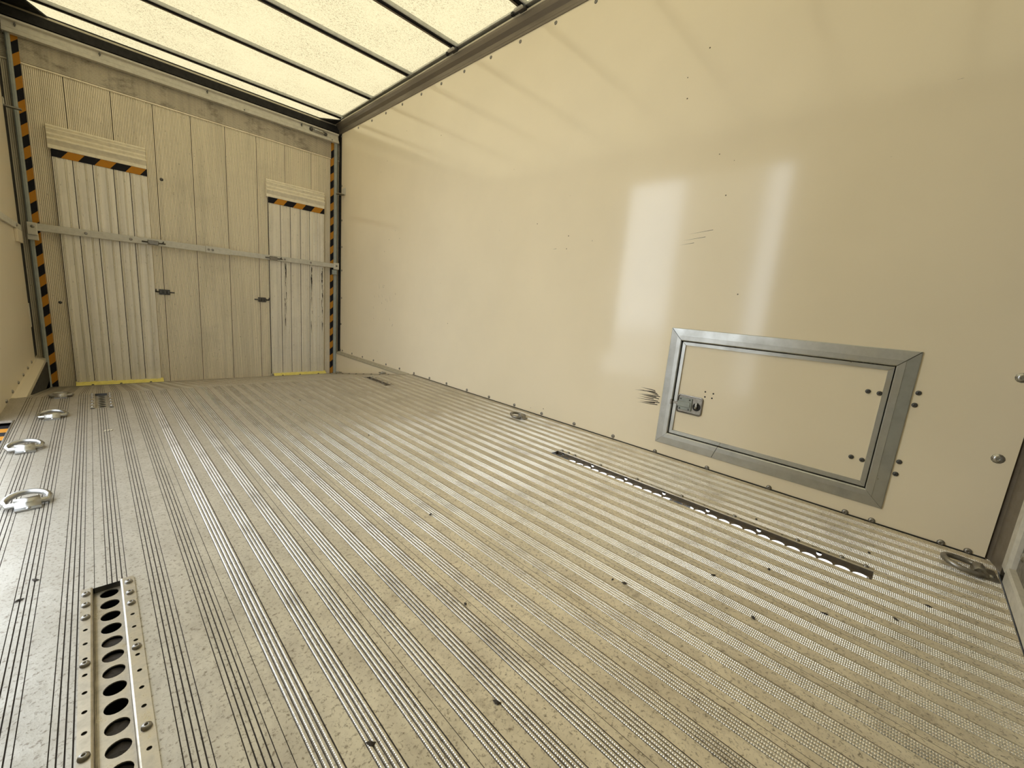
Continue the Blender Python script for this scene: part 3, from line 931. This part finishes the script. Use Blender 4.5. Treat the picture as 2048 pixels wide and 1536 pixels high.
# ------------------------------------------------------------------ access hatch in the right wall
H_ = thing('access_hatch', 'rectangular access hatch with mitred aluminium frame low in the right wall', 'hatch', (XR, 0.76, 0.062))
OY0, OY1, OZ0, OZ1 = 0.299, 1.219, 0.064, 0.668
def mitre(parts, prof, mat, name, parent, closed=True):
    """four mitred rails; prof (inset u, proud h)"""
    for side in parts:
        mb = MB()
        def fn(t, u, h, side=side):
            y0, y1, z0, z1 = OY0 + u, OY1 - u, OZ0 + u * 1.04, OZ1 - u
            if side == 'top': y, z = (y0 + (y1 - y0) * t, z1)
            elif side == 'bottom': y, z = (y0 + (y1 - y0) * t, z0)
            elif side == 'near': y, z = (y0, z0 + (z1 - z0) * t)
            else: y, z = (y1, z0 + (z1 - z0) * t)
            return (-h, y - 0.76, z - 0.062)
        rng = {'bottom_a': (0, .47), 'bottom_b': (.471, 1)}
        if side == 'bottom':
            for t0, t1 in ((0.0, 0.684), (0.6865, 1.0)):
                mb = MB()
                mb.sweep(prof, fn, [t0, t1], closed, caps=closed)
                mb.build(name, mat, parent)
        else:
            mb.sweep(prof, fn, [0.0022, 0.9978], closed, caps=closed)
            mb.build(name, mat, parent)
mitre(('top', 'bottom', 'near', 'far'),
      [(0.0, 0.0), (0.0, 0.005), (0.002, 0.007), (0.036, 0.012), (0.0365, 0.014), (0.056, 0.014), (0.0600, 0.011), (0.0602, 0.0)],
      M['alu_h'], 'frame_rail', H_)
for side_ in (0,):
    mb = MB()
    for a, b, c, d in ((OY0 + .002, OY0 + .058, OZ0 + .002, OZ1 - .002), (OY1 - .058, OY1 - .002, OZ0 + .002, OZ1 - .002),
                       (OY0 + .002, OY1 - .002, OZ0 + .002, OZ0 + .058), (OY0 + .002, OY1 - .002, OZ1 - .058, OZ1 - .002)):
        mb.box(-0.004, 0.001, a - 0.76, b - 0.76, c - 0.062, d - 0.062)
    mb.build('backing_frame', M['black'], H_)
door = MB()
door.box(0.004, 0.020, 0.362 - 0.76, 1.156 - 0.76, 0.130 - 0.062, 0.604 - 0.062)
# recess for the latch is covered by its tray
door = door.build('door_panel', M['wall'], H_)
mitre(('top', 'near', 'far'), [(0.0635, -0.004), (0.0635, 0.003), (0.065, 0.004), (0.080, 0.004), (0.0805, -0.004)], M['alu_h'], 'door_edging', H_)
mitre(('bottom',), [(0.0635, -0.004), (0.0635, 0.003), (0.065, 0.004), (0.080, 0.004), (0.0805, -0.004)], M['alu_h'], 'door_edging', H_)
mb = MB()
for a, b, c, d in ((0.3592, 0.3625, 0.125, 0.608), (1.1555, 1.1588, 0.125, 0.608), (0.359, 1.158, 0.124, 0.1295), (0.359, 1.158, 0.6045, 0.608)):
    mb.box(0.0, 0.004, a - 0.76, b - 0.76, c - 0.062, d - 0.062)
mb.build('seal', M['black'], H_)
for y, z in ((0.421, 0.499), (0.387, 0.498), (0.423, 0.233), (0.389, 0.231)):
    inst('screw', SC_D, H_, (0.003, y - 0.76, z - 0.062), TO_MX)
for y, z in ((0.284, 0.521), (0.286, 0.476), (0.286, 0.258), (0.287, 0.210)):
    inst('screw', SC_D, wr, (XR, y, z), TO_MX)
for y, z in ((1.011, 0.375), (0.973, 0.373), (1.009, 0.350), (0.976, 0.350)):
    mb = MB(); mb.lathe([(0.0042, 0), (0.003, 0.0006)], (0.004, y - 0.76, z - 0.062), '-X', 8); mb.build('screw_hole', M['black'], H_)
# latch
L_ = bpy.data.objects.new('latch', None); COL.objects.link(L_); L_.parent = H_
L_.location = (0.004, 1.075 - 0.76, 0.294 - 0.062); L_['label'] = 'recessed zinc slide latch'
mb = MB()
# tray with raised rim, rounded corners
def rrect(w, h, r, n=5):
    P = []
    for cx, cy, a0 in ((w - r, h - r, 0), (-w + r, h - r, PI / 2), (-w + r, -h + r, PI), (w - r, -h + r, 1.5 * PI)):
        for k in range(n + 1):
            a = a0 + PI / 2 * k / n
            P.append((cx + r * math.cos(a), cy + r * math.sin(a)))
    return P
R0 = rrect(0.064, 0.047, 0.014); R1 = rrect(0.060, 0.043, 0.011); R2 = rrect(0.057, 0.040, 0.009)
def loft(mb, loops, mi=0):
    n = len(loops[0]); V = [p for L in loops for p in L]; F = []
    for i in range(len(loops) - 1):
        for k in range(n):
            q = (k + 1) % n
            F.append((i * n + k, i * n + q, (i + 1) * n + q, (i + 1) * n + k))
    F.append(tuple((len(loops) - 1) * n + k for k in range(n)))
    mb.add(V, F, mi)
loft(mb, [[(0, a, b) for a, b in R0], [(-0.006, a, b) for a, b in R0], [(-0.007, a, b) for a, b in R1], [(-0.001, a, b) for a, b in R2]])
mb.build('tray', M['steel'], L_)
mb = MB()
mb.bbox(-0.008, -0.001, -0.012, 0.052, -0.031, 0.033, 0.002)
mb.bbox(-0.013, -0.007, -0.006, 0.058, -0.015, 0.014, 0.003)
mb.build('bolt_housing', M['greypost'], L_)
for a, b in ((0.045, 0.025), (0.0, 0.025), (0.045, -0.024), (0.0, -0.024)):
    inst('screw', SC_D, L_, (-0.008, a, b), TO_MX).scale = (0.45, 0.45, 0.45)
mb = MB(); mb.bbox(-0.012, -0.004, 0.05, 0.085, -0.006, 0.006, 0.001)
mb.bbox(-0.024, -0.008, 0.083, 0.092, -0.012, 0.014, 0.002); mb.build('bolt_rod', M['steel'], L_)
mb = MB(); mb.lathe([(0.020, 0), (0.018, 0.001)], (-0.0015, -0.035, -0.004), '-X', 14); mb.build('finger_recess', M['black'], L_)
mb = MB(); mb.bbox(-0.012, -0.002, -0.040, -0.029, -0.010, 0.018, 0.002); mb.lathe([(0.007, 0), (0.006, 0.012), (0.002, 0.015)], (-0.004, -0.034, -0.006), '-X', 10)
mb.build('thumb_piece', M['chrome'], L_)

# dark scratches beside the hatch: shallow gouges in the panel
mb = MB()
rs = random.Random(3)
for i in range(12):
    y = rs.uniform(1.228, 1.27); z = 0.258 + i * 0.0065
    L = rs.uniform(0.05, 0.13); w = 0.0022; s_ = rs.uniform(-0.18, 0.06)
    mb.add([(XR - 0.0004, y, z - w), (XR - 0.0004, y + L, z + s_ * L), (XR - 0.0004, y + L * .3, z + w * 1.2 + s_ * L * .3), (XR - 0.0004, y, z + w)], [(0, 1, 2, 3)])
for i in range(16):
    y = rs.uniform(3.95, 4.5); z = rs.uniform(0.42, 0.8)
    L = rs.uniform(0.02, 0.06); w = 0.0032; s_ = rs.uniform(0.8, 3) * rs.choice((-1, 1, 1))
    mb.add([(XR - 0.0004, y, z - w), (XR - 0.0004, y + L * .4, z + s_ * L * .4), (XR - 0.0004, y, z + w)], [(0, 1, 2)])
for y, z, L in ((1.10, 1.135, 0.12), (1.13, 1.105, 0.11), (1.18, 1.08, 0.07), (2.04, 1.083, 0.03)):
    mb.add([(XR - 0.0004, y, z - .001), (XR - 0.0004, y + L, z - L * .12), (XR - 0.0004, y, z + .001)], [(0, 1, 2)])
mb.build('scratch_marks', M['dirt'], wr)['kind'] = 'stuff'

# ------------------------------------------------------------------ anchor tracks let into the floor
def anchor_track(xa, xb, y0, y1, depth, label, left_fl, right_fl, rbig, bolts_l, bolts_r, plugs, cx=None):
    e = thing('anchor_track', label, 'floor track', ((xa + xb) / 2, (y0 + y1) / 2, 0))
    ox, oy = (xa + xb) / 2, (y0 + y1) / 2
    cx = cx if cx is not None else ox
    ny_ = int((y1 - y0 - 0.02) / 0.0442)
    hy = [y1 - 0.018 - 0.0442 * k for k in range(ny_ + 1)]
    hy = [y for y in hy if y > y0 + rbig * 1.2]
    mb = MB()
    mesh_plate(mb, xa, xb, y0, y1, [(cx, y, rbig) for y in hy], lambda u, v, d: (u - ox, v - oy, -depth - d), th=0.0025)
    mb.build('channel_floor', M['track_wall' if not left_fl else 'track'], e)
    for sgn, xw in ((1, xa), (-1, xb)):
        mb = MB()
        wy = [y1 - 0.034 - 0.178 * k for k in range(8)]
        rr = min(depth * 0.46, 0.0092)
        mesh_plate(mb, -depth, 0.0, y0, y1, [(-depth * 0.5, y, rr) for y in wy if y > y0 + 0.03],
                   lambda u, v, d, xw=xw, sgn=sgn: (xw - sgn * d - ox, v - oy, u), th=0.0015, seg=14)
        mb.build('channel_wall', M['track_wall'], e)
    for ye in (y1, y0):
        mb = MB()
        mb.add([(xa - ox, ye - oy, 0), (xb - ox, ye - oy, 0), (xb - ox, ye - oy, -depth), (xa - ox, ye - oy, -depth)], [(0, 1, 2, 3)])
        mb.build('channel_end', M['steel_dark'], e)
    zf = 0.0032
    for sgn, x_in, fl, bl in ((-1, xa, left_fl, bolts_l), (1, xb, right_fl, bolts_r)):
        if not fl:
            continue
        x_out = x_in + sgn * fl
        c = (x_in * 0.42 + x_out * 0.58)
        a, b = min(x_in, x_out), max(x_in, x_out)
        mb = MB()
        sm_y = [y for y in hy if all(abs(y - q) > 0.012 for q in bl)]
        if fl > 0.012:
            a2, b2 = (a, b - 0.004) if sgn < 0 else (a + 0.004, b)
            shade = MB(); shade.box(a2 - ox, b2 - ox, y0 - oy, y1 - oy, -0.0005, 0.0014); shade.build('hole_shade_strip', M['black'], e)  # black strip added under the flange so its shallow holes read as shaded
            zf = 0.0040
            mesh_plate(mb, a2, b2, y0, y1, [(c, y - 0.002, 0.0036) for y in sm_y], lambda u, v, d: (u - ox, v - oy, zf - d), th=0.0015, seg=10)
            # rolled inner edge
            P = [(x_in + sgn * 0.004, zf), (x_in + sgn * 0.0022, zf - 0.0004), (x_in + sgn * 0.0006, zf - 0.0018), (x_in, zf - 0.004)]
            mb.sweep(P, lambda t, u, v: (u - ox, t - oy, v), [y0, y1], sm=True)
            for x in (a, b):
                mb.add([(x - ox, y0 - oy, 0), (x - ox, y1 - oy, 0), (x - ox, y1 - oy, zf), (x - ox, y0 - oy, zf)], [(0, 1, 2, 3)]) if x != x_in else None
        else:
            mb.bbox(a - ox, b - ox, y0 - oy, y1 - oy, -0.001, zf, 0.001)
        mb.build('flange', M['track'], e)
        for y in bl:
            inst('screw', SC_T, e, (c - ox, y - oy, zf))
    for k in plugs:
        if k < len(hy):
            mb = MB(); rs = random.Random(k)
            n = 14
            V = [(cx - ox, hy[k] - oy, -depth - 0.006)]
            for i in range(n):
                a = 2 * PI * i / n
                V.append((cx - ox + rbig * 1.05 * math.cos(a), hy[k] - oy + rbig * 1.05 * math.sin(a), -depth - 0.006 - rs.uniform(0, 0.004)))
            mb.add(V, [(0, 1 + i, 1 + (i + 1) % n) for i in range(n)])
            mb.build('dirt_clump', M['dirt'], e)
    return e
TL = [1.488, 1.446, 1.400, 1.254, 1.048, 0.84, 0.64, 0.44, 0.30]
TR = [1.488, 1.442, 1.400, 1.249, 1.048, 0.84, 0.64, 0.44, 0.30]
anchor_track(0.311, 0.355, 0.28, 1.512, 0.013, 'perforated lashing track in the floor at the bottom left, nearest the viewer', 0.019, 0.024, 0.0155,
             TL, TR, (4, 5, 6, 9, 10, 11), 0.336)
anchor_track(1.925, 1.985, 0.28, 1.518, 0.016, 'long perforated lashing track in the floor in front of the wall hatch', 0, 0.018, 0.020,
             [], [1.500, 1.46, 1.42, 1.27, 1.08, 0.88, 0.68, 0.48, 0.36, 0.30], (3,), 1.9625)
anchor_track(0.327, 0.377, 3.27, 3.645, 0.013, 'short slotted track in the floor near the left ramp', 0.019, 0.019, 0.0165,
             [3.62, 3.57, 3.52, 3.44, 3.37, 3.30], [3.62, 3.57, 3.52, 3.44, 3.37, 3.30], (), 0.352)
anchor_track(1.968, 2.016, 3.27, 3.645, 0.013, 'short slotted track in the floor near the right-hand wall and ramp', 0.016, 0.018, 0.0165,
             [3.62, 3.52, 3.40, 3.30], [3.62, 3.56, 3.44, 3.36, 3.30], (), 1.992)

# ------------------------------------------------------------------ lashing rings
def lashing_ring(x, y, label, s=1.0, rz=0.0, mat='chrome', long=1.0, lift=0.010):
    e = thing('lashing_ring', label, 'lashing ring', (x, y, 0.0014), rz, 'D-shaped lashing rings in the floor')
    hw = 0.037 * s; r = 0.0085 * s
    pts = [(-hw * 1.1, 0, 0.011 * s), (hw * 1.1, 0, 0.011 * s)]
    for k in range(1, 16):
        a = PI * k / 16
        pts.append((hw * 1.22 * math.cos(a), (0.012 + 0.056 * long * math.sin(a) ** 0.8) * s, (0.011 * s + lift * math.sin(a))))
    mb = MB(); mb.tube(pts, r, 12, True); mb.build('ring', M[mat], e)
    mb = MB()
    P = [(-0.030, 0.0), (-0.030, 0.004), (-0.018, 0.006), (-0.014, 0.018), (-0.006, 0.026), (0.008, 0.026), (0.015, 0.018), (0.017, 0.004), (0.017, 0.0)]
    mb.sweep([(a * s, b * s) for a, b in P], lambda t, a, b: (t, a, b), [-0.026 * s, 0.026 * s], True, caps=True,
             sm=[False, False, True, True, True, True, False, False, False])
    mb.build('clamp', M[mat], e)
    mb = MB(); mb.lathe([(0.0055 * s, 0), (0.005 * s, 0.003 * s), (0.002 * s, 0.004 * s)], (0, -0.024 * s, 0.0045 * s), 'Z', 10)
    mb.build('screw', M[mat], e)
    return e
lashing_ring(0.178, 2.075, 'bright lashing ring at the left floor edge, nearest the viewer', 1.0, 0.10)
lashing_ring(0.133, 2.650, 'bright lashing ring level with the striped sill, middle of the left row', 1.0, 0.10)
lashing_ring(0.183, 3.135, 'bright lashing ring left of the floor tracks, furthest bright one in the left row', 1.0, 0.03)
lashing_ring(0.195, 3.600, 'dull flat lashing ring lying by the left foot of the front wall', 0.95, 0.0, 'steel', 1.1, 0.0)
lashing_ring(2.262, 2.045, 'dull lashing ring by the right wall, halfway along it', 1.0, 0.25, 'steel', 1.1)
e = lashing_ring(2.272, 0.046, 'dull oval lashing ring in the rear right floor corner', 1.0, 0.06, 'steel', 1.25)
mb = MB()
mb.sweep([(0.002, 0.0), (0.002, 0.004), (-0.04, 0.004), (-0.04, 0.0)], lambda t, a, b: (t, a, b), [-0.03, 0.055], True, caps=True)
mb.build('mounting_plate', M['steel'], e)
mb = MB(); mb.lathe([(0.008, 0), (0.007, 0.004), (0.002, 0.005)], (-0.004, -0.026, 0.004), 'Z', 10); mb.build('screw', M['chrome'], e)

# ------------------------------------------------------------------ litter
mb = MB()
for i in range(3):
    a = -0.012 + i * 0.010
    mb.add([(a, -0.010, 0.0), (a + 0.007, -0.006, 0.002), (a + 0.009, 0.012, 0.0005), (a + 0.002, 0.010, 0.002)], [(0, 1, 2, 3)])
tag(mb.build('paper_scrap', M['ramp_cap'], None, (0.362, 2.813, 0.0018)), 'tiny pale yellow scrap on the floor before the short left track', 'litter')
rs = random.Random(11)
crumbs = [(1.297, 0.775), (1.31, 0.745), (0.93, 0.95), (0.62, 0.80), (1.25, 3.05), (1.10, 1.35), (2.05, 0.62), (1.72, 0.50),
          (1.55, 0.60), (1.45, 0.47), (1.62, 0.35), (1.9, 0.16), (1.75, 0.22), (0.22, 1.62), (0.20, 1.55), (0.82, 0.72), (2.12, 0.30), (1.3, 2.2)]
base = None
for i, (x, y) in enumerate(crumbs):
    if base is None or i < 4:
        mb = MB(); n = 7
        L = rs.uniform(0.004, 0.009)
        V = [(L * math.cos(2 * PI * k / n) * rs.uniform(.5, 1.2), L * .5 * math.sin(2 * PI * k / n) * rs.uniform(.5, 1.2), 0) for k in range(n)] + [(0, 0, 0.003)]
        mb.add(V, [(k, (k + 1) % n, n) for k in range(n)])
        base = mb.mesh('dirt_crumb', M['dirt'])
    o = bpy.data.objects.new('dirt_crumb', base); COL.objects.link(o)
    o.location = (x, y, 0.0016); o.rotation_euler = (0, 0, rs.uniform(0, PI))
    tag(o, 'small black dirt crumb lying on the ribbed floor', 'litter', 'dirt crumbs on the floor')
